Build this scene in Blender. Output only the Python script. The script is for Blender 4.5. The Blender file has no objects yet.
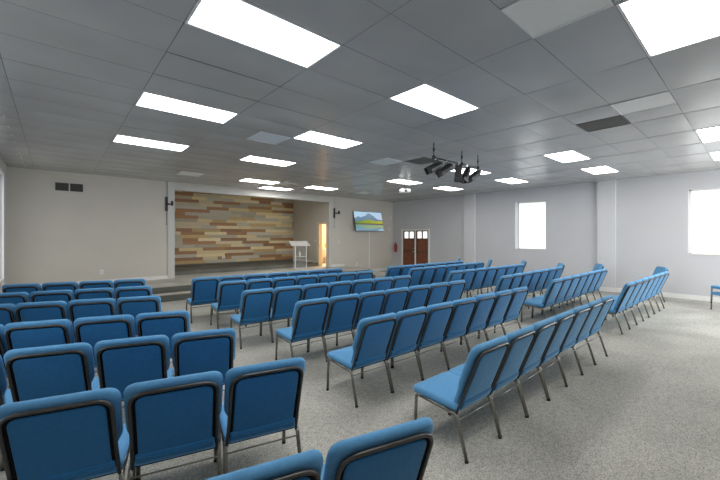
import bpy, bmesh, math, random
from mathutils import Vector, Matrix
random.seed(7)
C = bpy.context.scene.collection
R = math.radians
YAW = 0.718

# ------------------------------------------------------------------ materials
def nodes(name):
    m = bpy.data.materials.new(name); m.use_nodes = True
    nt = m.node_tree; b = nt.nodes['Principled BSDF']
    return m, nt, b
def simple(name, col, rough=.6, metal=0., spec=.5, noise=0., nscale=20, bump=0., bscale=200, emis=None, estr=0., sheen=0., stint=(.5, .78, 1)):
    m, nt, b = nodes(name)
    b.inputs['Base Color'].default_value = (*col, 1)
    b.inputs['Roughness'].default_value = rough
    b.inputs['Metallic'].default_value = metal
    b.inputs['Specular IOR Level'].default_value = spec
    if sheen:
        b.inputs['Sheen Weight'].default_value = sheen
        b.inputs['Sheen Roughness'].default_value = .35
        b.inputs['Sheen Tint'].default_value = (*stint, 1)
    tc = nt.nodes.new('ShaderNodeTexCoord')
    if noise:
        n = nt.nodes.new('ShaderNodeTexNoise'); n.inputs['Scale'].default_value = nscale
        n.inputs['Detail'].default_value = 4
        nt.links.new(tc.outputs['Object'], n.inputs['Vector'])
        mp = nt.nodes.new('ShaderNodeMapRange')
        mp.inputs['From Min'].default_value = .3; mp.inputs['From Max'].default_value = .7
        mp.inputs['To Min'].default_value = 1 - noise; mp.inputs['To Max'].default_value = 1 + noise
        nt.links.new(n.outputs['Fac'], mp.inputs['Value'])
        mx = nt.nodes.new('ShaderNodeVectorMath'); mx.operation = 'SCALE'
        mx.inputs[0].default_value = col
        nt.links.new(mp.outputs['Result'], mx.inputs['Scale'])
        nt.links.new(mx.outputs['Vector'], b.inputs['Base Color'])
    if bump:
        n2 = nt.nodes.new('ShaderNodeTexNoise'); n2.inputs['Scale'].default_value = bscale
        nt.links.new(tc.outputs['Object'], n2.inputs['Vector'])
        bp = nt.nodes.new('ShaderNodeBump'); bp.inputs['Strength'].default_value = bump; bp.inputs['Distance'].default_value = .004
        nt.links.new(n2.outputs['Fac'], bp.inputs['Height'])
        nt.links.new(bp.outputs['Normal'], b.inputs['Normal'])
    if emis:
        b.inputs['Emission Color'].default_value = (*emis, 1); b.inputs['Emission Strength'].default_value = estr
    return m

M = {}
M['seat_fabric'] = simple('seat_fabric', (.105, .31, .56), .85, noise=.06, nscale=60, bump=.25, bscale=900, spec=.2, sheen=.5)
M['shaded_fabric'] = simple('shaded_fabric', (.022, .135, .31), .85, noise=.07, nscale=40, bump=.2, bscale=900, spec=.2, sheen=1., stint=(.45, .75, 1))  # same blue cloth as the seat, with the shade put into its colour
M['gunmetal'] = simple('gunmetal', (.23, .222, .195), .3, .85, noise=.15, nscale=30)
M['dark_steel'] = simple('dark_steel', (.075, .073, .068), .32, .7, noise=.15, nscale=30)
M['rubber'] = simple('rubber', (.02, .02, .02), .7)
M['wall_greige'] = simple('wall_greige', (.62, .58, .505), .75, noise=.02, nscale=1.5, bump=.15, bscale=60)
M['pier'] = simple('pier', (.64, .635, .645), .7, noise=.02, nscale=1.2)
M['wall_grey'] = simple('wall_grey', (.56, .557, .57), .7, noise=.02, nscale=1.2, bump=.1, bscale=60)
M['white_trim'] = simple('white_trim', (.8, .79, .75), .5)
M['casing'] = simple('casing', (.60, .59, .55), .6)
M['riser'] = simple('riser', (.12, .12, .10), .85, noise=.15, nscale=50)
M['gap_shade'] = simple('gap_shade', (.006, .007, .009), .8, spec=.1)  # black standing in for the shade between tube and panel
M['lamp_black'] = simple('lamp_black', (.025, .025, .025), .45)
M['black_metal'] = simple('black_metal', (.018, .018, .018), .45, .3)
M['dark_grille'] = simple('dark_grille', (.035, .033, .03), .7)
M['grille_slat'] = simple('grille_slat', (.10, .095, .085), .6)
M['panel_white'] = simple('panel_white', (.74, .73, .71), .6, noise=.03, nscale=90)
M['tbar'] = simple('tbar', (.42, .42, .425), .45)
M['tile_gap'] = simple('tile_gap', (.05, .05, .05), .8)
M['lamp_frame'] = simple('lamp_frame', (.75, .75, .75), .5)
M['diffuser'] = simple('diffuser', (.9, .9, .9), .5, emis=(1, .985, .96), estr=9.5)
M['blind'] = simple('blind', (.85, .85, .85), .6, emis=(.95, .98, 1), estr=.38)  # backlit look put in as emission
M['pane'] = simple('pane', (.9, .9, .9), .2, emis=(.93, .97, 1), estr=.8)  # outdoor brightness put in as emission
M['door_wood'] = simple('door_wood', (.14, .045, .022), .4, noise=.3, nscale=9)
M['door_panel'] = simple('door_panel', (.21, .06, .025), .4, noise=.3, nscale=9)
M['brass'] = simple('brass', (.6, .5, .3), .3, 1)
M['red'] = simple('red', (.35, .012, .02), .3)
M['acrylic_edge'] = simple('acrylic_edge', (.85, .88, .88), .15)
M['plastic_white'] = simple('plastic_white', (.8, .8, .78), .4)
M['warm_wall'] = simple('warm_wall', (.85, .66, .44), .7)
M['yellow'] = simple('yellow', (.8, .5, .05), .6)
M['lens'] = simple('lens', (.05, .06, .08), .1)
M['chrome'] = simple('chrome', (.6, .6, .6), .25, 1)
M['carton'] = simple('carton', (.3, .13, .08), .7)
m, nt, b = nodes('acrylic'); M['acrylic'] = m
b.inputs['Base Color'].default_value = (.93, .97, .97, 1); b.inputs['Roughness'].default_value = .05
b.inputs['Transmission Weight'].default_value = .0; b.inputs['Alpha'].default_value = .1

def ceiling_mat():
    m, nt, b = nodes('ceiling_tile')
    tc = nt.nodes.new('ShaderNodeTexCoord')
    n = nt.nodes.new('ShaderNodeTexNoise'); n.inputs['Scale'].default_value = 120; n.inputs['Detail'].default_value = 3
    nt.links.new(tc.outputs['Object'], n.inputs['Vector'])
    bp = nt.nodes.new('ShaderNodeBump'); bp.inputs['Strength'].default_value = .12; bp.inputs['Distance'].default_value = .003
    nt.links.new(n.outputs['Fac'], bp.inputs['Height']); nt.links.new(bp.outputs['Normal'], b.inputs['Normal'])
    n2 = nt.nodes.new('ShaderNodeTexNoise'); n2.inputs['Scale'].default_value = .9; n2.inputs['Detail'].default_value = 2
    nt.links.new(tc.outputs['Object'], n2.inputs['Vector'])
    cr = nt.nodes.new('ShaderNodeValToRGB')
    cr.color_ramp.elements[0].position = .3; cr.color_ramp.elements[0].color = (.37, .363, .354, 1)
    cr.color_ramp.elements[1].position = .7; cr.color_ramp.elements[1].color = (.44, .432, .42, 1)
    nt.links.new(n2.outputs['Fac'], cr.inputs['Fac']); nt.links.new(cr.outputs['Color'], b.inputs['Base Color'])
    b.inputs['Roughness'].default_value = .27
    b.inputs['Specular IOR Level'].default_value = .6
    return m
M['ceiling'] = ceiling_mat()

def carpet_mat(name, c1, c2, c3):
    m, nt, b = nodes(name)
    tc = nt.nodes.new('ShaderNodeTexCoord')
    def noise(s, d=3, dist=0):
        n = nt.nodes.new('ShaderNodeTexNoise'); n.inputs['Scale'].default_value = s; n.inputs['Detail'].default_value = d
        n.inputs['Distortion'].default_value = dist
        nt.links.new(tc.outputs['Object'], n.inputs['Vector']); return n
    fine = noise(85, 4); mid = noise(22, 3); big = noise(.9, 3, .6)
    cr = nt.nodes.new('ShaderNodeValToRGB')
    cr.color_ramp.elements[0].position = .36; cr.color_ramp.elements[0].color = (*c1, 1)
    cr.color_ramp.elements[1].position = .66; cr.color_ramp.elements[1].color = (*c3, 1)
    e = cr.color_ramp.elements.new(.5); e.color = (*c2, 1)
    ad = nt.nodes.new('ShaderNodeMath'); ad.operation = 'MULTIPLY_ADD'; ad.inputs[1].default_value = .75
    ml = nt.nodes.new('ShaderNodeMath'); ml.operation = 'MULTIPLY'; ml.inputs[1].default_value = .25
    nt.links.new(mid.outputs['Fac'], ml.inputs[0]); nt.links.new(fine.outputs['Fac'], ad.inputs[0]); nt.links.new(ml.outputs[0], ad.inputs[2])
    nt.links.new(ad.outputs[0], cr.inputs['Fac'])
    mr = nt.nodes.new('ShaderNodeMapRange'); mr.inputs['From Min'].default_value = .3; mr.inputs['From Max'].default_value = .7
    mr.inputs['To Min'].default_value = .78; mr.inputs['To Max'].default_value = 1.12
    nt.links.new(big.outputs['Fac'], mr.inputs['Value'])
    sc = nt.nodes.new('ShaderNodeVectorMath'); sc.operation = 'SCALE'
    nt.links.new(cr.outputs['Color'], sc.inputs[0]); nt.links.new(mr.outputs['Result'], sc.inputs['Scale'])
    nt.links.new(sc.outputs['Vector'], b.inputs['Base Color'])
    bp = nt.nodes.new('ShaderNodeBump'); bp.inputs['Strength'].default_value = .5; bp.inputs['Distance'].default_value = .006
    nt.links.new(fine.outputs['Fac'], bp.inputs['Height']); nt.links.new(bp.outputs['Normal'], b.inputs['Normal'])
    b.inputs['Roughness'].default_value = .95; b.inputs['Specular IOR Level'].default_value = .15
    return m
M['carpet'] = carpet_mat('carpet', (.22, .213, .18), (.43, .418, .37), (.62, .607, .55))
M['stage_carpet'] = carpet_mat('stage_carpet', (.38, .365, .32), (.50, .48, .42), (.60, .58, .51))
M['dark_carpet'] = carpet_mat('dark_carpet', (.12, .12, .10), (.17, .17, .145), (.22, .22, .19))

def attr_mat(name, rough, emis=0., grain=False):
    m, nt, b = nodes(name)
    a = nt.nodes.new('ShaderNodeVertexColor'); a.layer_name = 'Col'
    out = a.outputs['Color']
    if grain:
        tc = nt.nodes.new('ShaderNodeTexCoord'); mp = nt.nodes.new('ShaderNodeMapping')
        mp.inputs['Scale'].default_value = (2, 2, 60)
        nt.links.new(tc.outputs['Object'], mp.inputs['Vector'])
        n = nt.nodes.new('ShaderNodeTexNoise'); n.inputs['Scale'].default_value = 2.2; n.inputs['Detail'].default_value = 5
        nt.links.new(mp.outputs['Vector'], n.inputs['Vector'])
        mr = nt.nodes.new('ShaderNodeMapRange'); mr.inputs['From Min'].default_value = .3; mr.inputs['From Max'].default_value = .7
        mr.inputs['To Min'].default_value = .82; mr.inputs['To Max'].default_value = 1.12
        nt.links.new(n.outputs['Fac'], mr.inputs['Value'])
        sc = nt.nodes.new('ShaderNodeVectorMath'); sc.operation = 'SCALE'
        nt.links.new(out, sc.inputs[0]); nt.links.new(mr.outputs['Result'], sc.inputs['Scale']); out = sc.outputs['Vector']
    nt.links.new(out, b.inputs['Base Color'])
    b.inputs['Roughness'].default_value = rough
    if emis:
        nt.links.new(out, b.inputs['Emission Color']); b.inputs['Emission Strength'].default_value = emis
    return m
M['planks'] = attr_mat('planks', .55, grain=True)
M['picture'] = attr_mat('picture', .25, emis=.55)

# ------------------------------------------------------------------ mesh helpers
class MB:
    def __init__(s): s.v = []; s.f = []; s.mi = []; s.sm = []
    def add(s, vs, fs, mi=0, smooth=False):
        o = len(s.v); s.v += [tuple(p) for p in vs]
        for f in fs:
            s.f.append([i + o for i in f]); s.mi.append(mi); s.sm.append(smooth)
        return s
    def box(s, x0, x1, y0, y1, z0, z1, mi=0, bev=0., mat=None):
        if bev <= 0:
            vs = [(x, y, z) for z in (z0, z1) for y in (y0, y1) for x in (x0, x1)]
            fs = [(0, 2, 3, 1), (4, 5, 7, 6), (0, 1, 5, 4), (2, 6, 7, 3), (0, 4, 6, 2), (1, 3, 7, 5)]
        else:
            bm = bmesh.new(); bmesh.ops.create_cube(bm, size=1)
            bmesh.ops.scale(bm, vec=(x1-x0, y1-y0, z1-z0), verts=bm.verts)
            bmesh.ops.translate(bm, vec=((x0+x1)/2, (y0+y1)/2, (z0+z1)/2), verts=bm.verts)
            bmesh.ops.bevel(bm, geom=bm.edges[:], offset=bev, segments=2, affect='EDGES', profile=.6)
            bm.verts.index_update()
            vs = [v.co.copy() for v in bm.verts]; fs = [[v.index for v in f.verts] for f in bm.faces]; bm.free()
        if mat is not None: vs = [mat @ Vector(v) for v in vs]
        return s.add(vs, fs, mi)
    def tube(s, pts, r, n=8, mi=0, tip=None):
        pts = [Vector(p) for p in pts]; rings = []; N = len(pts)
        t0 = (pts[1]-pts[0]).normalized()
        up = Vector((1, 0, 0)) if abs(t0.x) < .8 else Vector((0, 0, 1))
        nx = (up - t0*up.dot(t0)).normalized()
        vs = []
        for i, p in enumerate(pts):
            if i == 0: t = pts[1]-p
            elif i == N-1: t = p-pts[i-1]
            else: t = (pts[i+1]-p).normalized()+(p-pts[i-1]).normalized()
            t.normalize(); nx = (nx - t*nx.dot(t)).normalized(); ny = t.cross(nx)
            rr = r[i] if isinstance(r, (list, tuple)) else r
            for k in range(n):
                a = 2*math.pi*k/n; vs.append(p+(nx*math.cos(a)+ny*math.sin(a))*rr)
        fs = []
        for i in range(N-1):
            for k in range(n):
                fs.append((i*n+k, i*n+(k+1) % n, (i+1)*n+(k+1) % n, (i+1)*n+k))
        s.add(vs, fs, mi, True)
        o = len(s.v)-len(vs)
        s.f.append([o+k for k in range(n)][::-1]); s.mi.append(mi); s.sm.append(False)
        s.f.append([o+(N-1)*n+k for k in range(n)]); s.mi.append(mi); s.sm.append(False)
        return s
    def lathe(s, prof, n=16, mat=None, mi=0):
        vs = []; fs = []
        for (r, z) in prof:
            for k in range(n):
                a = 2*math.pi*k/n; vs.append(Vector((r*math.cos(a), r*math.sin(a), z)))
        for i in range(len(prof)-1):
            for k in range(n):
                fs.append((i*n+k, i*n+(k+1) % n, (i+1)*n+(k+1) % n, (i+1)*n+k))
        if mat is not None: vs = [mat @ v for v in vs]
        return s.add(vs, fs, mi, True)
    def build(s, name, mats, parent=None, loc=None):
        me = bpy.data.meshes.new(name); me.from_pydata(s.v, [], s.f)
        if not isinstance(mats, (list, tuple)): mats = [mats]
        for m_ in mats: me.materials.append(m_)
        for p, mi, sm in zip(me.polygons, s.mi, s.sm): p.material_index = mi; p.use_smooth = sm
        me.update()
        o = bpy.data.objects.new(name, me); C.objects.link(o)
        if parent is not None: o.parent = parent
        if loc: o.location = loc
        return o

def tag(o, label=None, cat=None, group=None, kind=None):
    if label: o['label'] = label
    if cat: o['category'] = cat
    if group: o['group'] = group
    if kind: o['kind'] = kind
    return o
def struct(name, mb, mats, label=None, cat=None, parent=None):
    o = mb.build(name, mats, parent)
    if parent is None: tag(o, label, cat, kind='structure')
    return o
def thing(name, label, cat, loc=(0, 0, 0), rz=0, group=None, kind=None):
    o = bpy.data.objects.new(name, None); C.objects.link(o); o.location = loc; o.rotation_euler = (0, 0, rz)
    o.empty_display_size = .1
    return tag(o, label, cat, group, kind)
def arc_path(pts, rad, seg=5):
    """round the inner corners of a polyline"""
    pts = [Vector(p) for p in pts]; out = [pts[0]]
    for i in range(1, len(pts)-1):
        a, p, c = pts[i-1], pts[i], pts[i+1]
        r = min(rad, (a-p).length*.49, (c-p).length*.49)
        s0 = p+(a-p).normalized()*r; s1 = p+(c-p).normalized()*r
        for k in range(seg+1):
            t = k/seg; out.append(s0*(1-t)**2+p*2*t*(1-t)+s1*t*t)
    out.append(pts[-1]); return out
def round_outline(pts, rad, seg=5):
    pts = [Vector((*p, 0)) for p in pts]; n = len(pts); out = []
    for i in range(n):
        a, p, c = pts[i-1], pts[i], pts[(i+1) % n]
        rr = rad[i] if isinstance(rad, (list, tuple)) else rad
        s0 = p+(a-p).normalized()*rr; s1 = p+(c-p).normalized()*rr
        for k in range(seg+1):
            t = k/seg; q = s0*(1-t)**2+p*2*t*(1-t)+s1*t*t; out.append((q.x, q.y))
    return out
def pillow(mb, outline, z0, z1, r, crown=0., fn=None, mi=0, crown0=0.):
    """cushion from a closed 2-D outline with rounded edges; fn maps (x, y, z) to space"""
    n = len(outline); cx = sum(p[0] for p in outline)/n; cy = sum(p[1] for p in outline)/n
    nor = []
    for i in range(n):
        a, c = outline[i-1], outline[(i+1) % n]
        d = Vector((c[0]-a[0], c[1]-a[1])); d.normalize(); nor.append((d.y, -d.x))
    area = sum(outline[i-1][0]*outline[i][1]-outline[i][0]*outline[i-1][1] for i in range(n))
    if area < 0: nor = [(-a, -b_) for a, b_ in nor]
    rings = []
    def ring(ins, z, sc=1.):
        return [(cx+(p[0]-q[0]*ins-cx)*sc, cy+(p[1]-q[1]*ins-cy)*sc, z) for p, q in zip(outline, nor)]
    K = 4
    for s_ in (.3, .65, .88): rings.append(ring(r, z0-crown0*(1-s_**2), s_))
    for k in range(K+1):
        a = math.pi/2*k/K; rings.append(ring(r*(1-math.sin(a)), z0+r*(1-math.cos(a))))
    for k in range(K+1):
        a = math.pi/2*k/K; rings.append(ring(r*(1-math.cos(a)), z1-r*(1-math.sin(a))))
    for s_ in (.9, .68, .35): rings.append(ring(r, z1+crown*(1-s_**2), s_))
    vs = [p for rg in rings for p in rg]
    c0 = len(vs); vs.append((cx, cy, z0-crown0)); vs.append((cx, cy, z1+crown))
    fs = []
    for i in range(len(rings)-1):
        for k in range(n):
            f = (i*n+k, i*n+(k+1) % n, (i+1)*n+(k+1) % n, (i+1)*n+k); fs.append(f)
    L = (len(rings)-1)*n
    for k in range(n):
        fs.append((c0, (k+1) % n, k)); fs.append((c0+1, L+k, L+(k+1) % n))
    if area < 0: fs = [f[::-1] for f in fs]
    if fn: vs = [fn(*v) for v in vs]
    mb.add(vs, fs, mi, True)

# ------------------------------------------------------------------ room constants
H = 3.57; D = 12.78; W = 13.47; LX = -.92; BY = -2.6
STG = .38; AX0, AX1, AY = 3.0, 9.3, 15.9
U0, TU, V0, TV = 2.037, 1.2192, 1.3508, .6096     # ceiling grid

# floor
mb = MB(); mb.box(LX-.15, W+.6, BY-.15, AY+.2, -.12, 0)
struct('floor', mb, M['carpet'], 'grey beige speckled loop carpet floor of the hall', 'floor')

# walls
mb = MB()
mb.box(LX-.15, AX0, D, D+.2, 0, H+.1); mb.box(AX1, W+.2, D, D+.2, 0, H+.1); mb.box(AX0, AX1, D, D+.2, 3.31, H+.1)
struct('wall_front', mb, M['wall_greige'], 'greige front wall around the stage opening', 'wall')
mb = MB(); mb.box(LX-.15, 9.0, BY-.3, BY, 0, H+.1); mb.box(12.0, W+.2, BY-.3, BY, 0, H+.1); mb.box(9.0, 12.0, BY-.3, BY, 0, .9); mb.box(9.0, 12.0, BY-.3, BY, 3.0, H+.1)
struct('wall_back', mb, M['wall_grey'], 'grey wall at the rear of the hall', 'wall')
WT = .36
mb = MB()
for a, b_ in ((9.0, 9.06), (9.97, 10.03), (10.97, 11.03), (11.94, 12.0)): mb.box(a, b_, BY-.08, BY-.02, .9, 3.0)
mb.box(9.06, 11.94, BY-.075, BY-.025, .9, .96); mb.box(9.06, 11.94, BY-.075, BY-.025, 2.94, 3.0)
struct('window_6', mb, M['white_trim'], 'wide unseen window added in the rear wall to light the chair backs', 'window')  # out of view, added to throw light on the chair backs
def holed_wall(name, x0, x1, holes, y0, y1, mat, label):
    mb = MB(); y = y0
    for (a, b_, z0, z1) in sorted(holes):
        mb.box(x0, x1, y, a, 0, H+.1)
        if z0 > 0: mb.box(x0, x1, a, b_, 0, z0)
        mb.box(x0, x1, a, b_, z1, H+.1); y = b_
    mb.box(x0, x1, y, y1, 0, H+.1)
    return struct(name, mb, mat, label, 'wall')
RW = [(5.15, 6.27, 1.27, 3.1), (.2, 1.35, 1.25, 3.1), (-2.2, -1.1, 1.25, 3.1), (10.44, 12.1, 0, 2.06)]
holed_wall('wall_right', W, W+WT, RW, BY, D+.2, M['wall_grey'], 'light grey side wall with two windows and double door')
holed_wall('wall_left', LX-.15, LX, [(9.6, 11.7, .75, 3.2), (3.0, 4.6, .9, 3.2)], BY, D+.2, M['wall_grey'], 'grey side wall at the left edge')

def window(n, xin, sgn, y0, y1, z0, z1, label):
    t = thing('window_%d' % n, label, 'window', (xin, (y0+y1)/2, z0), kind='structure')
    hw = (y1-y0)/2; h = z1-z0; d = (.25 if sgn > 0 else .06)*sgn
    def bx(mb, xa, xb, ya, yb, za, zb): mb.box(min(xa, xb), max(xa, xb), ya, yb, za, zb)
    f = MB()
    bx(f, d, d+.07*sgn, -hw, -hw+.045, 0, h); bx(f, d, d+.07*sgn, hw-.045, hw, 0, h)
    bx(f, d, d+.07*sgn, -hw, hw, 0, .045); bx(f, d, d+.07*sgn, -hw, hw, h-.045, h); bx(f, d+.02*sgn, d+.07*sgn, -hw, hw, h*.5-.02, h*.5+.02)
    f.build('window_frame', M['white_trim'], t)
    p = MB(); bx(p, d+.045*sgn, d+.055*sgn, -hw+.04, hw-.04, .04, h-.04); p.build('glass', M['pane'], t)
    s_ = MB(); k = 0; z = h-.07
    while z > .06:
        s_.box(-.001, .001, -hw+.05, hw-.05, -.0225, .0225, mat=Matrix.Translation((d, 0, z)) @ Matrix.Rotation(R(28*sgn), 4, 'Y')); z -= .043
    s_.tube([(d-.02*sgn, hw-.22, h-.05), (d-.02*sgn, hw-.22, h*.45)], .006, 6)
    s_.build('blind', M['blind'], t)
    sl = MB(); bx(sl, -.015*sgn, d, -hw, hw, -.0, .02); sl.build('sill', M['casing'], t)
    return t
window(1, W, 1, 5.15, 6.27, 1.27, 3.1, 'tall bright window with closed white blind between the two wall piers')
window(2, W, 1, .2, 1.35, 1.25, 3.1, 'bright window with white slatted blind at the right edge')
window(3, W, 1, -2.2, -1.1, 1.25, 3.1, 'rearmost window of the right wall')
window(4, LX, -1, 9.6, 11.7, .75, 3.2, 'tall window in the left wall nearest the stage')
window(5, LX, -1, 3.0, 4.6, .9, 3.2, 'window in the left wall beside the chairs')
mb = MB()
for a, b_ in ((9.54, 9.6), (11.7, 11.78)): mb.box(LX, LX+.03, a, b_, .0, 3.27)
mb.box(LX, LX+.03, 9.6, 11.7, 3.2, 3.27)
struct('trim_1', mb, M['white_trim'], 'white casing around the left wall window', 'trim')

# pilasters on the right wall
for i, (a, b_) in enumerate(((7.97, 8.47), (3.03, 3.52))):
    mb = MB(); mb.box(W-.08, W, a, b_, 0, H)
    struct('trim_%d' % (i+2), mb, M['pier'], ['grey wall pier between the double door and the first window', 'grey wall pier between the two windows'][i], 'pier')
# baseboards
mb = MB()
for a, b_ in ((BY, 3.02), (3.53, 7.96), (8.48, 10.36), (12.18, D)): mb.box(W-.018, W, a, b_, 0, .13)
for a, b_ in ((3.02, 3.53), (7.96, 8.48)): mb.box(W-.098, W-.08, a, b_, 0, .13)
struct('baseboard_right', mb, M['white_trim'], 'white baseboard along the right wall', 'baseboard')
mb = MB(); mb.box(LX, AX0-.02, D-.02, D, STG, STG+.11); mb.box(AX1+.12, 10.2, D-.02, D, STG, STG+.11); mb.box(12.02, W-.02, D-.02, D, 0, .12)
struct('baseboard_front', mb, M['white_trim'], 'white baseboard along the front wall', 'baseboard')
mb = MB(); mb.box(LX, LX+.018, BY, D, 0, .13)
struct('baseboard_left', mb, M['white_trim'], 'white baseboard along the left wall', 'baseboard')

# stage, steps, ramp
mb = MB()
mb.box(LX, 10.1, 10.93, D, 0, STG, 0)
struct('stage_platform', mb, M['stage_carpet'], 'low carpeted stage platform in front of the plank wall', 'stage')
mb = MB(); mb.box(LX, 10.1, 10.60, 10.93, 0, .19)
struct('stage_step', mb, M['stage_carpet'], 'long carpeted step along the front of the stage', 'step')
mb = MB(); mb.box(LX, 10.1, 10.915, 10.929, .19, STG-.025); mb.box(LX, 10.1, 10.585, 10.599, 0, .165)
struct('trim_4', mb, M['riser'], 'dark grey risers of the two stage steps', 'riser')
mb = MB(); mb.add([(10.1, 11.3, 0), (12.0, 11.3, 0), (12.0, D, 0), (10.1, D, 0), (10.1, 11.3, STG), (10.1, D, STG)],
                  [(0, 3, 2, 1), (0, 1, 4), (3, 5, 2), (4, 1, 2, 5), (0, 4, 5, 3)])
struct('stage_ramp', mb, M['stage_carpet'], 'carpeted ramp sloping down to the right of the stage', 'ramp')
# alcove behind the opening
mb = MB()
mb.box(AX0-.2, AX0, D+.2, AY+.2, 0, H+.3)
mb.box(AX1, AX1+.15, D+.2, 12.99, 0, H+.3)
mb.box(AX1, AX1+.15, 13.55, AY+.2, 0, H+.3); mb.box(AX1, AX1+.15, 12.99, 13.55, 2.35, H+.3); mb.box(AX1, AX1+.15, 12.99, 13.55, 0, .37)
struct('wall_alcove', mb, M['wall_greige'], 'greige side walls of the stage alcove', 'wall')
mb = MB(); mb.box(AX0, AX1, D, AY, 0, STG); struct('floor_alcove', mb, M['stage_carpet'], 'carpeted alcove floor level with the stage', 'floor')
mb = MB(); mb.box(AX0, AX1, 13.62, AY, STG, .52)
struct('stage_riser', mb, M['dark_carpet'], 'dark raised platform at the foot of the plank wall', 'stage')
mb = MB(); mb.box(AX0-.2, AX1+.2, D+.2, AY+.2, H+.1, H+.2); struct('ceiling_alcove', mb, M['wall_greige'], 'ceiling of the stage alcove', 'ceiling')
mb = MB(); mb.box(AX1-.018, AX1, 13.76, AY, .52, .62)
struct('baseboard_alcove', mb, M['white_trim'], 'white baseboard on the alcove side wall', 'baseboard')
# plank wall
PC = [(.44, .22, .09), (.62, .42, .18), (.84, .66, .34), (.72, .60, .38), (.56, .50, .36), (.36, .18, .08), (.88, .72, .42), (.62, .56, .44), (.50, .43, .30)]
mb = MB(); cols = []
z = .60; row = 0; rh = .137
while z < H+.05:
    x = AX0-random.uniform(0, 1.1); last = None
    while x < AX1:
        L = random.choice((.62, .95, 1.2, 1.2, 1.35))
        c = random.choice([q for q in PC if q != last]); last = c
        a, b_ = max(x, AX0), min(x+L, AX1)
        if b_-a > .01:
            t = random.uniform(0, .006); k = random.uniform(.9, 1.08)
            mb.box(a+.0015, b_-.0015, AY-.024-t, AY, z, z+rh-.003); cols += [tuple(v*k for v in c)]*6
        x += L
    z += rh; row += 1
o = mb.build('wall_planks', M['planks']); tag(o, 'feature wall of mixed brown, tan and grey wood planks', 'wall', kind='structure')
ca = o.data.color_attributes.new('Col', 'FLOAT_COLOR', 'CORNER')
for p in o.data.polygons:
    for li in p.loop_indices: ca.data[li].color = (*cols[p.index], 1)
mb = MB(); mb.box(AX0, AX1, AY, AY+.15, 0, H+.3); mb.box(AX0, AX1, AY-.03, AY, .52, .60)
struct('wall_stage', mb, M['riser'], 'backing wall and dark strip below the wooden planks', 'wall')
# casing of the opening
mb = MB(); mb.box(2.80, AX0, D-.03, D, STG, H-.0); mb.box(AX0, 9.3, D-.03, D, 3.31, 3.47); mb.box(AX1, AX1+.12, D-.03, D, STG, 3.47)
struct('trim_5', mb, M['casing'], 'pale casing around the stage opening', 'trim')

# ceiling tiles: each a slightly sagging pillow with its own tilt; light and vent cells left out
lights = [(-1, 2), (-1, 6), (-1, 10), (1, 2), (1, 6), (1, 10), (5, 2), (7, 2), (5, 6), (7, 6), (5, 10), (7, 10), (2, 15), (4, 15), (3, 17), (1, -2), (5, -2), (-1, -2), (7, -2)]
half = [(.5, -1), (3, -1), (.5, 7), (3, 7), (.5, 15), (3, 14.5), (6, 15)]      # white 2x2 panels
grilles = [(3.5, 0), (3.5, 6)]
lights = [l for l in lights if l not in ((-1, 2), (1, 2))] + [(-1, 2), (1, 2)]
def gx(u): return U0+TU*u
def gy(v): return V0+TV*v
holes = [(gx(u), gx(u+1), gy(v), gy(v+1)) for u, v in lights]+[(gx(u), gx(u+.5), gy(v), gy(v+1)) for u, v in half+grilles]
mb = MB(); gaps = MB(); bars = MB(); g = .0025
us = [-3+k for k in range(0, 14)]
rnd = random.Random(3)
for iu in us:
    for iv in range(-7, 19):
        x0, x1, y0, y1 = gx(iu), gx(iu+1), gy(iv), gy(iv+1)
        X0, X1, Y0, Y1 = max(x0, LX), min(x1, W), max(y0, BY), min(y1, D)
        if X1-X0 < .02 or Y1-Y0 < .02: continue
        cells = [(X0, X1)]
        for (a, b_, c, d) in holes:
            if abs(c-y0) < .3*TV+1e-4 and (d > y0 and c < y1) and b_ > X0+.01 and a < X1-.01:
                new = []
                for (p, q) in cells:
                    if a > p+.01: new.append((p, min(q, a)))
                    if b_ < q-.01: new.append((max(p, b_), q))
                cells = new
        tx, ty, sag = rnd.uniform(-.0025, .0025), rnd.uniform(-.004, .004), rnd.uniform(.006, .016)
        for (p, q) in cells:
            nx_, ny_ = 8, 5; vs = []; fs = []
            for j in range(ny_+1):
                for i in range(nx_+1):
                    a, c = i/nx_, j/ny_
                    fx, fy = (p+g+(q-p-2*g)*a), (Y0+g+(Y1-Y0-2*g)*c)
                    zz = H-sag*(math.sin(math.pi*a)**.8 if 0 < a < 1 else 0)*(math.sin(math.pi*c)**.8 if 0 < c < 1 else 0)+tx*(a-.5)+ty*(c-.5)
                    vs.append((fx, fy, zz))
            for j in range(ny_):
                for i in range(nx_):
                    k = j*(nx_+1)+i; fs.append((k, k+nx_+1, k+nx_+2, k+1))
            mb.add(vs, fs, 0, True)
o = struct('ceiling', mb, M['ceiling'], 'grey suspended ceiling of sagging vinyl faced tiles', 'ceiling')
mb = MB(); mb.box(LX-.15, W+.2, BY-.15, D+.2, H+.03, H+.1); struct('ceiling_void', mb, M['tile_gap'], 'dark void above the ceiling tiles', 'ceiling')
# exposed grid strips
mb = MB()
for iu in range(3, 10):
    x = gx(iu); mb.box(x-.007, x+.007, BY, D, H-.0045, H+.004)
mb.box(LX+.35, LX+.362, BY, D, H-.004, H+.004)
struct('ceiling_grid', mb, M['tbar'], 'thin metal strips between the ceiling tiles', 'ceiling grid')

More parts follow.
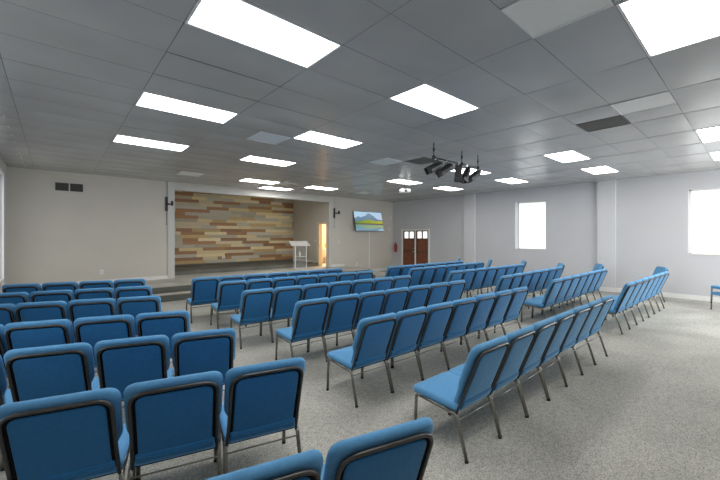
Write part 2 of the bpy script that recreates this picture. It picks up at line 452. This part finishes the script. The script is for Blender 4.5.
# ceiling lights
LL = {
 (-1, 2): 'large ceiling light panel nearest the camera, over the left block', (-1, 6): 'ceiling light panel second from the near end of the leftmost line', (-1, 10): 'ceiling light panel farthest along the leftmost line',
 (1, 2): 'ceiling light panel right of the big left one, over the centre block', (1, 6): 'ceiling light panel beside the white square panel, over the centre block', (1, 10): 'ceiling light panel behind the white square, third in the centre line',
 (5, 2): 'right hand ceiling light panel in front of the dark grille', (7, 2): 'ceiling light panel closest to the pier between the windows', (5, 6): 'ceiling light panel half hidden behind the stage spotlights',
 (7, 6): 'ceiling light panel above the tall far window', (5, 10): 'ceiling light panel beside the white projector', (7, 10): 'ceiling light panel nearest the wall pier by the double door',
 (2, 15): 'ceiling light panel before the plank wall, leftmost of the stage lights', (4, 15): 'ceiling light panel before the stage opening, rightmost of the stage lights', (3, 17): 'ceiling light panel closest to the stage opening',
 (1, -2): 'ceiling light panel overhead behind the photo frame', (5, -2): 'big ceiling light panel cut by the top right corner of the photo', (3, -2): '', (-1, -2): 'ceiling light panel over the rear left corner', (7, -2): 'ceiling light panel cut by the right edge of the photo'}
# the near right pair stands one bay over
pos = {k: k for k in lights}
pos[(5, -2)] = (1, -2); pos[(7, -2)] = (5, -2); pos[(1, -2)] = (7, -2)
def light_panel(u, v, label):
    cx, cy = gx(u+.5), gy(v+.5)
    t = thing('ceiling_light', label, 'ceiling light', (cx, cy, H), group='fluorescent ceiling panels')
    a, b_ = TU/2-.004, TV/2-.004; w = .022
    f = MB(); f.box(-a, a, -b_, -b_+w, -.006, .02); f.box(-a, a, b_-w, b_, -.006, .02); f.box(-a, -a+w, -b_+w, b_-w, -.006, .02); f.box(a-w, a, -b_+w, b_-w, -.006, .02)
    f.build('frame', M['lamp_frame'], t)
    d = MB(); d.box(-a+w, a-w, -b_+w, b_-w, -.002, .008); d.build('diffuser', M['diffuser'], t)
for k in lights:
    light_panel(*pos[k], LL[k])
HL = ['white square ceiling panel near the camera at the top of the photo', 'white square ceiling panel beside the dark return grille', 'white square ceiling panel between the light panels over the centre block',
      'white square ceiling panel left of the spotlights', 'white square ceiling panel nearest the left of the stage opening', 'white square ceiling panel between the stage light panels', 'white square ceiling panel in front of the television']
for (u, v), lb in zip(half, HL):
    t = thing('ceiling_air_panel', lb, 'air vent', (gx(u+.25), gy(v+.5), H), group='white air supply panels')
    a = TU/4-.004
    f = MB(); f.box(-a, a, -a, a, -.004, .01); f.build('face_plate', M['panel_white'], t)
    f = MB()
    for s_ in (-1, 1):
        f.box(s_*a-.012*(s_ > 0), s_*a+.012*(s_ < 0), -a, a, -.009, -.004); f.box(-a, a, s_*a-.012*(s_ > 0), s_*a+.012*(s_ < 0), -.0095, -.0045)
    f.build('rim', M['lamp_frame'], t)
for (u, v), lb in zip(grilles, ['dark return air grille above the right block', 'dark return air grille behind the spotlight bar']):
    t = thing('ceiling_grille', lb, 'air vent', (gx(u+.25), gy(v+.5), H))
    a = TU/4-.006
    f = MB(); f.box(-a, a, -a, a, .002, .012); f.build('backing', M['dark_grille'], t)
    f = MB()
    for k in range(24):
        y = -a+.02+k*(2*a-.04)/23; f.box(-a+.02, a-.02, y-.004, y+.004, -.004, .002)
    f.build('slats', M['grille_slat'], t)
    f = MB(); w = .018
    f.box(-a, a, -a, -a+w, -.006, .004); f.box(-a, a, a-w, a, -.006, .004); f.box(-a, -a+w, -a+w, a-w, -.006, .004); f.box(a-w, a, -a+w, a-w, -.006, .004)
    f.build('frame', M['grille_slat'], t)

# ------------------------------------------------------------------ chairs
ZT = .905
def make_chair():
    t = thing('banquet_chair', 'x', 'chair')
    RS = .0145
    p0 = Vector((0, .115, .342)); p1 = Vector((0, -.105, .900)); dr = (p1-p0).normalized(); nr = Vector((0, dr.z, -dr.y))   # nr points forward
    def bk(x, s_, tt): return p0+dr*s_+nr*tt+Vector((x, 0, 0))
    L = (p1-p0).length
    # seat cushion
    mb = MB(); ol = round_outline([(-.255, .085), (.255, .085), (.258, .575), (-.258, .575)], [.05, .05, .075, .075], 6)
    def sf(x, y, z):
        k = (y-.08)/.5
        return (x*(1-.03*(1-k)), y, z-.035*(1-k)-.028*max(0, k-.55)**1.5*2.2)
    pillow(mb, ol, .382, .450, .030, .018, sf)
    mb.build('seat', M['seat_fabric'], t)
    # front pad of the back, with the wider upper half that steps in below
    mb = MB(); ol = round_outline([(-.222, .04), (.222, .04), (.226, .20), (.256, .27), (.259, L+.016), (-.259, L+.016), (-.256, .27), (-.226, .20)], [.03, .03, .03, .03, .085, .085, .03, .03], 6)
    def bf(x, y, z): return bk(x, y, z+.022*(x/.26)**2-.02*math.sin(math.pi*min(1, max(0, y/L)))*0)
    pillow(mb, ol, .002, .050, .022, .010, bf)
    mb.build('backrest', M['seat_fabric'], t)
    # black sheet as painted shadow gap, rear upholstered panel inside the tube, bottom roll
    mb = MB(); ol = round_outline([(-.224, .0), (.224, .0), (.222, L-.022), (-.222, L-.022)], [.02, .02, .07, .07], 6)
    pillow(mb, ol, -.006, .006, .003, 0, lambda x, y, z: bk(x, y, z)); mb.build('shadow_gap', M['gap_shade'], t)
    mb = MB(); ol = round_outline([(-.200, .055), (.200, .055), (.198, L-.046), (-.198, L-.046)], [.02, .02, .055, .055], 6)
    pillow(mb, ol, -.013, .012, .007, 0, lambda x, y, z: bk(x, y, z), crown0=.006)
    mb.build('back_panel', M['shaded_fabric'], t)
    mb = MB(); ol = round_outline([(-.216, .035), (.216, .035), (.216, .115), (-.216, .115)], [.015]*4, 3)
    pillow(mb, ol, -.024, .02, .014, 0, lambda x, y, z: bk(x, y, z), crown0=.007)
    mb.build('back_roll', M['shaded_fabric'], t)
    # back tube
    mb = MB(); pts = arc_path([bk(-.232, -.0, -.008), bk(-.227, .25, -.008), bk(-.225, L-.020, -.008), bk(.225, L-.020, -.008), bk(.227, .25, -.008), bk(.232, -.0, -.008)], .085, 6)
    mb.tube(pts, .0105, 8)
    mb.build('back_frame', M['dark_steel'], t)
    # side rails and cross rails under the seat
    mb = MB()
    for s_ in (-1, 1): mb.tube([(s_*.24, .14, .340), (s_*.245, .49, .368)], RS, 8)
    mb.box(-.235, .235, .46, .485, .355, .375); mb.box(-.235, .235, .15, .175, .330, .350)
    mb.build('seat_frame', M['gunmetal'], t)
    # legs
    for s_ in (-1, 1):
        mb = MB(); mb.tube(arc_path([(s_*.245, .46, .366), (s_*.246, .515, .370), (s_*.25, .53, .012)], .05, 5), RS, 8); l = mb.build('leg', M['gunmetal'], t)
        mb = MB(); mb.tube([(s_*.25, .53, 0), (s_*.25, .53, .022)], .0155, 8); mb.build('foot_cap', M['rubber'], l)
        mb = MB(); mb.tube(arc_path([(s_*.24, .17, .342), (s_*.242, .10, .337), (s_*.25, 0, .012)], .05, 5), RS, 8); l = mb.build('leg', M['gunmetal'], t)
        mb = MB(); mb.tube([(s_*.25, 0, 0), (s_*.25, 0.002, .022)], .0155, 8); mb.build('foot_cap', M['rubber'], l)
    mb = MB(); mb.tube([(-.243, .08, .30), (.243, .08, .30)], .006, 6); mb.build('stretcher', M['gunmetal'], t)
    return t
proto = make_chair(); first = [True]
def kids(o, cache={}):
    if o.name not in cache: cache[o.name] = [c for c in bpy.data.objects if c.parent == o]
    return cache[o.name]
def place(x, y, rz, label, group, z=0.):
    if first[0]:
        r = proto; first[0] = False
    else:
        r = proto.copy(); C.objects.link(r)
        for c in kids(proto):
            n = c.copy(); C.objects.link(n); n.parent = r
            for g_ in kids(c):
                q = g_.copy(); C.objects.link(q); q.parent = n
    if 'left block' in group: r.scale = (1.045, 1, 1)
    r.location = (x, y, z); r.rotation_euler = (0, 0, rz); r['label'] = label; r['category'] = 'chair'; r['group'] = group
    return r
ordn = ['first', 'second', 'third', 'fourth', 'fifth', 'sixth', 'seventh', 'eighth']
rows = {  # start of the back tops (x, y), pitch, angle, count, extra chairs before
 'L': [((-.439, 8.685), .545, -16.5, 4, 0), ((-.026, 7.33), .545, -16.5, 3, 1), ((-.125, 6.15), .545, -19, 3, 1), ((-.119, 4.79), .552, -18.5, 3, 1),
       ((-.030, 3.65), .555, -17.5, 3, 1), ((.026, 2.48), .55, -14.5, 3, 0), ((.57, 1.245), .56, -14.5, 2, 0)],
 'C': [((2.37, 7.58), .527, -4, 7, 0), ((2.575, 6.63), .527, -4.5, 7, 0), ((2.48, 5.33), .53, -4.2, 7, 0), ((2.645, 4.0), .53, -2.7, 7, 0), ((2.63, 2.71), .532, -1.2, 7, 0), ((2.70, 1.465), .533, -.2, 7, 0)],
 'R': [((7.30, 6.87), .525, -.6, 7, 0), ((7.38, 6.12), .525, -.6, 7, 0), ((7.51, 4.965), .525, -2.4, 7, 0), ((7.43, 3.66), .525, .8, 7, 0), ((7.57, 2.69), .525, .2, 7, 0), ((8.02, 1.60), .505, -1.5, 7, 0)]}
rown = {'L': ['front row', 'second row', 'third row', 'fourth row', 'fifth row', 'sixth row', 'nearest row'],
        'C': ['front row', 'second row', 'third row', 'fourth row', 'fifth row', 'rearmost row'], 'R': ['front row', 'second row', 'third row', 'fourth row', 'fifth row', 'rearmost row']}
blk = {'L': 'left block', 'C': 'centre block', 'R': 'right block'}
jit = random.Random(11)
for key in 'LCR':
    for ri, ((x0, y0), pitch, ang, n, ex) in enumerate(rows[key]):
        a = R(ang); tot = n+ex
        for k in range(tot):
            i = k-ex
            x = x0+i*pitch*math.cos(a); y = y0+i*pitch*math.sin(a)
            # the feet stand .06 in front of the top of the back
            x -= math.sin(a)*.05; y += math.cos(a)*.05
            if key == 'L' and i == -1: x = max(x, -.60)
            word = ordn[k]+' from the left'
            if k == tot-1: word = 'at the right end'
            if k == 0: word = 'at the left end'
            if key == 'L' and tot == 2: word = ['left one of the two', 'right one of the two'][k]
            lb = 'blue padded metal chair, %s, %s of the %s' % (word, rown[key][ri], blk[key])
            place(x, y, a+R(jit.uniform(-.8, .8)), lb, 'chairs of the %s, %s' % (blk[key], rown[key][ri]))
ends = [((12.13, 7.9), 'front row'), ((12.28, 6.66), 'second row'), ((12.42, 5.47), 'third row'), ((11.95, 4.12), 'fourth row'), ((12.62, 3.27), 'fifth row'), ((12.62, 1.80), 'rearmost row')]
for (x, y), r in ends:
    a = R(32)
    place(x-math.sin(a)*.05, y+math.cos(a)*.05, a, 'blue chair turned toward the stage by the wall, past the right block %s' % r, 'angled chairs along the right wall')
# stack by the window wall
for k in range(2):
    place(12.25, .25, R(50), ['lower blue chair of the stack of two under the right window', 'upper blue chair of the stack of two under the right window'][k], 'stacked chairs at the right wall', z=.155*k)

# ------------------------------------------------------------------ double door on the right wall
t = thing('door_1', 'brown wooden double door with small glazed panes at the top', 'door', (W, 11.27, 0), kind='structure')
f = MB()
for a, b_ in ((-.90, -.815), (.815, .90)): f.box(-.03, .12, a, b_, 0, 2.14)
f.box(-.03, .12, -.815, .815, 2.05, 2.12)
f.build('door_frame', M['white_trim'], t)
for s_ in (-1, 1):
    y0, y1 = (.03, .815) if s_ > 0 else (-.815, -.03)
    d = MB(); x0, x1 = .03, .075
    zc = [(0, .22), (.95, 1.08), (1.56, 1.67), (2.0, 2.05)]
    for za, zb in zc: d.box(x0, x1, y0, y1, za, zb)
    d.box(x0, x1, y0, y0+.09, 0, 2.05); d.box(x0, x1, y1-.09, y1, 0, 2.05); d.box(x0, x1, (y0+y1)/2-.04, (y0+y1)/2+.04, 1.67, 2.0)
    leaf = d.build('door_leaf', M['door_wood'], t)
    q = MB(); q.box(x0+.012, x1-.005, y0+.09, y1-.09, .22, .95); q.box(x0+.012, x1-.005, y0+.09, y1-.09, 1.08, 1.56); q.build('door_panel', M['door_panel'], leaf)
    q = MB(); q.box(x0+.015, x0+.025, y0+.09, y1-.09, 1.67, 2.0); q.build('pane', M['pane'], leaf)
a_ = MB(); a_.box(.0, .06, -.035, .035, 0, 2.05); a_.build('center_post', M['white_trim'], t)
h_ = MB(); h_.lathe([(0, 0), (.03, 0), (.03, .012), (.012, .02), (.012, .05), (.028, .06), (.028, .09), (0, .1)], 12, Matrix.Translation((.03, .11, 1.0)) @ Matrix.Rotation(R(-90), 4, 'Y'))
h_.lathe([(0, 0), (.03, 0), (.03, .02), (0, .025)], 12, Matrix.Translation((.03, .11, 1.16)) @ Matrix.Rotation(R(-90), 4, 'Y'))
h_.build('door_handle', M['brass'], t)

# fire extinguisher
t = thing('fire_extinguisher', 'red fire extinguisher hung on the wall left of the double door', 'extinguisher', (W-.085, 12.5, .95))
f = MB(); f.lathe([(0, 0), (.06, 0), (.068, .02), (.068, .34), (.05, .39), (.02, .41), (.02, .43), (0, .43)], 16); f.build('cylinder', M['red'], t)
f = MB(); f.box(-.02, .02, -.02, .02, .43, .47); f.box(-.06, .03, -.012, .012, .47, .485); f.box(-.07, .02, -.01, .01, .50, .512); f.build('valve', M['black_metal'], t)
f = MB(); f.tube(arc_path([(0, .02, .45), (0, .10, .45), (0, .10, .1), (0, .07, .05)], .04), .009, 6); f.build('hose', M['black_metal'], t)
f = MB(); f.box(.06, .085, -.03, .03, .1, .4); f.build('wall_bracket', M['black_metal'], t)

# television with a lake picture
tv = thing('television', 'wall television tilted down, showing a mountain lake picture', 'television', (11.62, D-.16, 2.50))
tv.rotation_euler = (R(-13), 0, 0)
w2, h2 = .93, .49
f = MB(); f.box(-w2, w2, 0, .045, -h2, h2, bev=.008); f.build('housing', M['black_metal'], tv)
nx_, nz_ = 96, 54
vs = []; fs = []
for j in range(nz_+1):
    for i in range(nx_+1): vs.append((-w2+.015+(2*w2-.03)*i/nx_, -.002, -h2+.018+(2*h2-.036)*j/nz_))
for j in range(nz_):
    for i in range(nx_): k = j*(nx_+1)+i; fs.append((k, k+1, k+nx_+2, k+nx_+1))
mb = MB(); mb.add(vs, fs); o = mb.build('screen', M['picture'], tv)
ca = o.data.color_attributes.new('Col', 'FLOAT_COLOR', 'CORNER')
rr = random.Random(5)
ph = [rr.uniform(0, 6) for _ in range(8)]
def picture(u, v):
    ridge = .60+max(0, .36-abs(u-.53)*1.15)+.14*math.exp(-((u-.15)/.14)**2)+.012*math.sin(34*u+ph[0])
    ridge = min(ridge, .93)
    tree = .50+.06*math.sin(7*u+ph[1])+.05*abs(math.sin(31*u))+.12*max(0, (u-.7))*2
    n = rr.uniform(-.03, .03)
    if v < .33:     # water mirrors the shore
        vv = .66-v; base = picture(u, min(.99, vv+.02))
        return tuple(.62*c+w for c, w in zip(base, (.08, .14, .18)))
    if v < .38: return (.12+n, .09+n, .05)
    if v < tree:
        g_ = (v-.38)/.2; return (.10+.34*u+n, .22+.20*u+n*2, .03+.02*g_)
    if v < ridge:
        k = (v-.45)/.5; return (.10+.10*k+n, .18+.12*k+n, .26+.16*k+n)
    return (.42+.25*u*(1-v)+n*.5, .52+.1*v+n*.5, .78)
for p in o.data.polygons:
    j, i = divmod(p.index, nx_); c = picture((i+.5)/nx_, (j+.5)/nz_)
    for li in p.loop_indices: ca.data[li].color = (*[max(0, q) for q in c], 1)
f = MB(); f.box(-.2, .2, .045, .09, -.15, .15); f.tube([(0, .07, .1), (0, .17, .12)], .02, 8); f.tube([(0, .07, -.1), (0, .18, -.08)], .02, 8)
f.build('wall_mount', M['black_metal'], tv)
mb = MB(); mb.box(11.73, 11.79, D-.025, D, .24, 2.12)
o = mb.build('cable_raceway', M['white_trim']); tag(o, 'pale vertical cable cover below the television', 'cable cover')

# black wall brackets
for (x, zt, lb) in ((2.76, 2.62, 'black swing arm bracket on the wall left of the stage opening'), (9.6, 2.62, 'black swing arm bracket on the wall right of the stage opening')):
    t = thing('speaker_bracket', lb, 'bracket', (x, D-.001, zt), group='black wall brackets beside the stage')
    f = MB(); f.box(-.04, .04, -.03, 0, -.02, .44, bev=.006); f.build('wall_plate', M['black_metal'], t)
    f = MB(); f.tube([(0, -.03, .2), (.05, -.14, .2), (.12, -.18, .2)], .022, 8); f.box(.10, .15, -.24, -.15, .15, .30); f.build('arm', M['black_metal'], t)
    f = MB(); f.tube([(0, -.012, .44), (0, -.012, H-zt-.0)], .011, 6); f.build('conduit', M['casing'], t)
    f = MB(); f.tube([(0, -.015, -.02), (.0, -.015, -.42)], .005, 6); f.tube([(0, -.015, -.42), (.0, -.015, -.47)], .011, 6); f.build('cable', M['black_metal'], t)
# return vent
t = thing('wall_vent', 'double dark return vent high on the front wall at left', 'air vent', (.32, D, 3.15))
f = MB(); f.box(-.33, .33, -.015, 0, -.14, .14); f.build('frame', M['casing'], t)
for s_ in (-1, 1):
    f = MB(); f.box(min(s_*.3, s_*.015), max(s_*.3, s_*.015), -.02, -.013, -.11, .11)
    g_ = f.build('grille', M['dark_grille'], t)
    f = MB()
    for k in range(9): f.box(min(s_*.3, s_*.015), max(s_*.3, s_*.015), -.026, -.02, -.1+k*.024, -.094+k*.024)
    f.build('slats', M['grille_slat'], g_)

# small wall plates
def plate(name, loc, size, axis, label, cat, mat='plastic_white'):
    t = thing(name, label, cat, loc); w, h = size
    f = MB(); g_ = MB()
    if axis == 'y':
        f.box(-w/2, w/2, -.012, 0, -h/2, h/2, bev=.003); g_.box(-w/6, w/6, -.016, -.012, -h/4, h/4)
    else:
        f.box(-.012, 0, -w/2, w/2, -h/2, h/2, bev=.003); g_.box(-.016, -.012, -w/6, w/6, -h/4, h/4)
    f.build('cover_plate', M[mat], t); g_.build('insert', M['casing'], t)
plate('wall_outlet', (1.05, D, .72), (.09, .14), 'y', 'white outlet low on the front wall at left', 'outlet')
plate('wall_outlet', (10.95, D, .42), (.10, .16), 'y', 'white outlet low on the wall under the television', 'outlet')
plate('light_switch', (9.85, D, 1.50), (.09, .12), 'y', 'white switch on the wall just right of the stage opening', 'switch')
plate('wall_sensor', (13.28, D, 2.72), (.10, .17), 'y', 'upper white sensor box in the front right corner', 'sensor')
plate('wall_sensor', (13.2, D, 2.14), (.10, .15), 'y', 'lower white sensor box in the front right corner', 'sensor')
plate('wall_outlet', (5.72, AY-.032, .83), (.14, .12), 'y', 'white outlet set in the plank wall near its foot', 'outlet')
plate('light_switch', (AX1, 13.9, 1.55), (.09, .13), 'x', 'white switch on the alcove wall beside the lit doorway', 'switch')
plate('wall_sensor', (AX1, 13.75, 2.72), (.08, .08), 'x', 'small white sensor above the lit alcove doorway', 'sensor')

# ------------------------------------------------------------------ side room behind the alcove doorway
mb = MB(); mb.box(AX1-.015, AX1+.165, 13.53, 13.70, STG, 2.42); mb.box(AX1-.015, AX1+.165, 12.985, 13.53, 2.33, 2.42)
struct('trim_6', mb, M['warm_wall'], 'cream casing of the lit alcove doorway', 'trim')
mb = MB(); mb.box(12.0, 12.1, D+.2, 15.6, 0, 3); mb.box(AX1+.15, 12.1, 15.5, 15.6, 0, 3)
struct('wall_side_room', mb, M['warm_wall'], 'warm cream walls of the small room behind the doorway', 'wall')
mb = MB(); mb.box(AX1+.15, 12.1, D+.2, 15.6, 2.9, 3); struct('ceiling_side_room', mb, M['warm_wall'], 'ceiling of the small side room', 'ceiling')
mb = MB(); mb.box(AX1+.15, 12.0, D+.2, 15.5, 0, STG-.01); struct('floor_side_room', mb, M['stage_carpet'], 'carpet of the small side room', 'floor')
t = thing('side_table', 'white table seen through the lit doorway beside the stage', 'table', (10.95, 14.85, STG-.01))
f = MB(); f.box(-.6, .6, -.3, .3, .72, .76, bev=.005); f.build('tabletop', M['plastic_white'], t)
f = MB(); f.box(-.58, .58, -.29, -.27, .42, .72); f.build('apron', M['plastic_white'], t)
for sx in (-1, 1):
    for sy in (-1, 1):
        f = MB(); f.box(sx*.56-.02, sx*.56+.02, sy*.26-.02, sy*.26+.02, 0, .72); f.build('leg', M['chrome'], t)
t = thing('storage_basket', 'yellow basket on the white table in the lit side room', 'basket', (10.75, 14.85, STG+.75))
f = MB(); f.lathe([(0, 0), (.15, 0), (.19, .22), (.2, .23), (.18, .22), (.14, .01), (0, .01)], 16); f.build('bowl', M['yellow'], t)
f = MB(); f.tube([(-.19*math.cos(k*math.pi/8), 0, .22+.13*math.sin(k*math.pi/8)) for k in range(9)], .01, 6); f.build('handle', M['yellow'], t)
t = thing('cardboard_box', 'brown box on the floor under the white table', 'box', (10.7, 14.75, STG-.01))
f = MB(); f.box(-.2, .2, -.15, .15, 0, .3, bev=.004); f.build('carton', M['carton'], t)
f = MB(); f.box(-.2, .2, -.03, .03, .3, .303); f.build('tape', M['warm_wall'], t)

# ------------------------------------------------------------------ lectern
t = thing('lectern', 'clear acrylic lectern with slanted top standing on the stage', 'lectern', (8.05, 13.22, STG), rz=R(-12))
f = MB()
mt = Matrix.Translation((0, .02, 1.08)) @ Matrix.Rotation(R(24), 4, 'X')
f.box(-.42, .42, -.24, .24, -.006, .006, mat=mt); f.build('reading_top', M['panel_white'], t)
f = MB(); f.box(-.42, .42, -.255, -.24, -.006, .03, mat=mt); f.build('book_ledge', M['acrylic_edge'], t)
f = MB(); f.box(-.25, .25, .14, .152, 0, 1.1); f.build('front_panel', M['acrylic'], t)
for s_ in (-1, 1):
    f = MB(); f.box(s_*.25-.006, s_*.25+.006, -.16, .14, 0, 1.0); f.build('side_panel', M['acrylic'], t)
    f = MB(); f.box(s_*.25-.012, s_*.25+.012, -.178, -.16, 0, .98); f.build('edge_post', M['acrylic_edge'], t)
f = MB(); f.box(-.244, .244, -.16, .14, .50, .515); f.build('shelf', M['acrylic_edge'], t)
f = MB(); f.box(-.27, .27, -.19, .17, 0, .015); f.build('base', M['acrylic_edge'], t)
t = thing('water_bottle', 'small clear bottle on the lectern shelf', 'bottle', (8.05, 13.2, STG+.516))
f = MB(); f.lathe([(0, 0), (.032, 0), (.032, .15), (.012, .19), (.012, .2)], 12); f.build('bottle_body', M['plastic_white'], t)
f = MB(); f.lathe([(0, .2), (.014, .2), (.014, .22), (0, .22)], 10); f.build('cap', M['plastic_white'], t)

# ------------------------------------------------------------------ spotlights
t = thing('lighting_bar', 'horizontal pipe hung from the ceiling carrying the spotlights', 'lighting bar', (6.25, 4.1, 3.28))
f = MB(); f.tube([(-.85, 0, 0), (.82, 0, 0)], .016, 10); f.build('pipe', M['lamp_black'], t)
for x in (-.8, .15, .78):
    f = MB(); f.tube([(x, 0, 0), (x, 0, H-3.28)], .008, 6); f.tube([(x, 0, .12), (x, 0, .17)], .018, 8); f.tube([(x, 0, -.03), (x, 0, .03)], .03, 8); f.build('hanger', M['black_metal'], t)
def spot(x, tilt, turn, box, label):
    t = thing('stage_spotlight', label, 'spotlight', (x, 4.1, 3.28), rz=turn, group='spotlights on the hanging bar')
    t.scale = (.8, .8, .8)
    f = MB(); f.box(-.02, .02, -.03, .03, -.05, .03, bev=.004); f.build('clamp', M['chrome'], t)
    f = MB(); f.tube(arc_path([(-.11, 0, -.2), (-.11, 0, -.06), (.11, 0, -.06), (.11, 0, -.2)], .03), .009, 6); f.build('yoke', M['lamp_black'], t)
    mt = Matrix.Translation((0, 0, -.2)) @ Matrix.Rotation(tilt, 4, 'X')
    f = MB()
    if box: f.box(-.085, .085, -.085, .085, -.17, .16, bev=.015, mat=mt)
    else: f.lathe([(0, .17), (.05, .165), (.075, .12), (.088, .06), (.092, -.16), (.098, -.17), (.098, -.19), (.085, -.19), (.08, -.1), (0, -.1)], 18, mt)
    body = f.build('housing', M['lamp_black'], t)
    f = MB()
    for k in range(4):
        f.box(-.085, .085, .092, .098, -.27, -.18, mat=mt @ Matrix.Rotation(k*math.pi/2, 4, 'Z') @ Matrix.Rotation(R(0), 4, 'X'))
    f.build('barn_door', M['lamp_black'], body)
    f = MB(); f.lathe([(0, -.12), (.078, -.12), (.078, -.115), (0, -.115)], 16, mt); f.build('lens', M['lens'], body)
    f = MB(); f.tube([(0.02, 0.02, -.06), (.07, .05, -.12), (.03, .03, -.2)], .006, 6); f.build('power_cord', M['lamp_black'], t)
spot(5.52, R(62), R(58), False, 'leftmost black spotlight on the hanging bar')
spot(5.86, R(56), R(48), False, 'black spotlight second from the left on the hanging bar')
spot(6.28, R(4), R(30), True, 'upright boxy black spotlight in the middle of the bar')
spot(6.58, R(30), R(80), False, 'black spotlight second from the right on the hanging bar')
spot(6.93, R(55), R(50), False, 'rightmost black spotlight on the hanging bar')
# projector
t = thing('projector', 'white projector hung from the ceiling before the double door', 'projector', (8.75, 7.75, 3.22), rz=R(-38))
f = MB(); f.box(-.17, .17, -.13, .13, 0, .11, bev=.02); f.build('body', M['plastic_white'], t)
f = MB(); f.lathe([(0, 0), (.045, 0), (.045, .03), (.035, .03), (0, .02)], 14, Matrix.Translation((0, -.12, .055)) @ Matrix.Rotation(R(90), 4, 'X')); f.build('lens', M['lens'], t)
f = MB(); f.tube([(0, 0, .1), (0, 0, H-3.22)], .02, 8); f.box(-.09, .09, -.09, .09, .105, .125); f.build('ceiling_mount', M['black_metal'], t)

# ------------------------------------------------------------------ light
def area(name, loc, rot, sx, sy, power, col=(1, 1, 1)):
    l = bpy.data.lights.new(name, 'AREA'); l.shape = 'RECTANGLE'; l.size = sx; l.size_y = sy; l.energy = power; l.color = col
    o = bpy.data.objects.new(name, l); C.objects.link(o); o.location = loc; o.rotation_euler = rot
    return o
# fill lamps added at two unseen windows, and the lamp of the side room
for (a, b_, z0, z1) in RW[2:3]:
    area('daylight_fill', (W+.05, (a+b_)/2, (z0+z1)/2), (0, R(90), 0), z1-z0-.1, b_-a-.1, 115, (.95, .98, 1))
for (a, b_, z0, z1) in []:
    area('daylight_fill', (LX-.05, (a+b_)/2, (z0+z1)/2), (0, R(-90), 0), z1-z0-.1, b_-a-.1, 12, (.95, .98, 1))
area('daylight_fill', (10.5, BY-.1, 1.95), (R(90), 0, 0), 2.9, 2.0, 170, (.95, .98, 1))  # added lamp in the made-up rear window
area('side_room_lamp', (10.6, 14.2, 2.85), (0, 0, 0), .8, .8, 75, (1, .86, .62))

w = bpy.data.worlds.new('World'); bpy.context.scene.world = w; w.use_nodes = True
w.node_tree.nodes['Background'].inputs[0].default_value = (.8, .88, 1, 1); w.node_tree.nodes['Background'].inputs[1].default_value = 1.

cam = bpy.data.cameras.new('Camera'); co = bpy.data.objects.new('Camera', cam); C.objects.link(co)
co.location = (0, 0, 1.782); co.rotation_euler = (R(90), 0, -YAW)
cam.sensor_width = 36; cam.lens = 350/720*36; cam.shift_y = -4/720; cam.clip_start = .05
bpy.context.scene.camera = co
vs_ = bpy.context.scene.view_settings
vs_.view_transform = 'Standard'; vs_.look = 'None'; vs_.exposure = .34; vs_.gamma = 1.05
bpy.context.scene.cycles.max_bounces = 8; bpy.context.scene.cycles.diffuse_bounces = 5
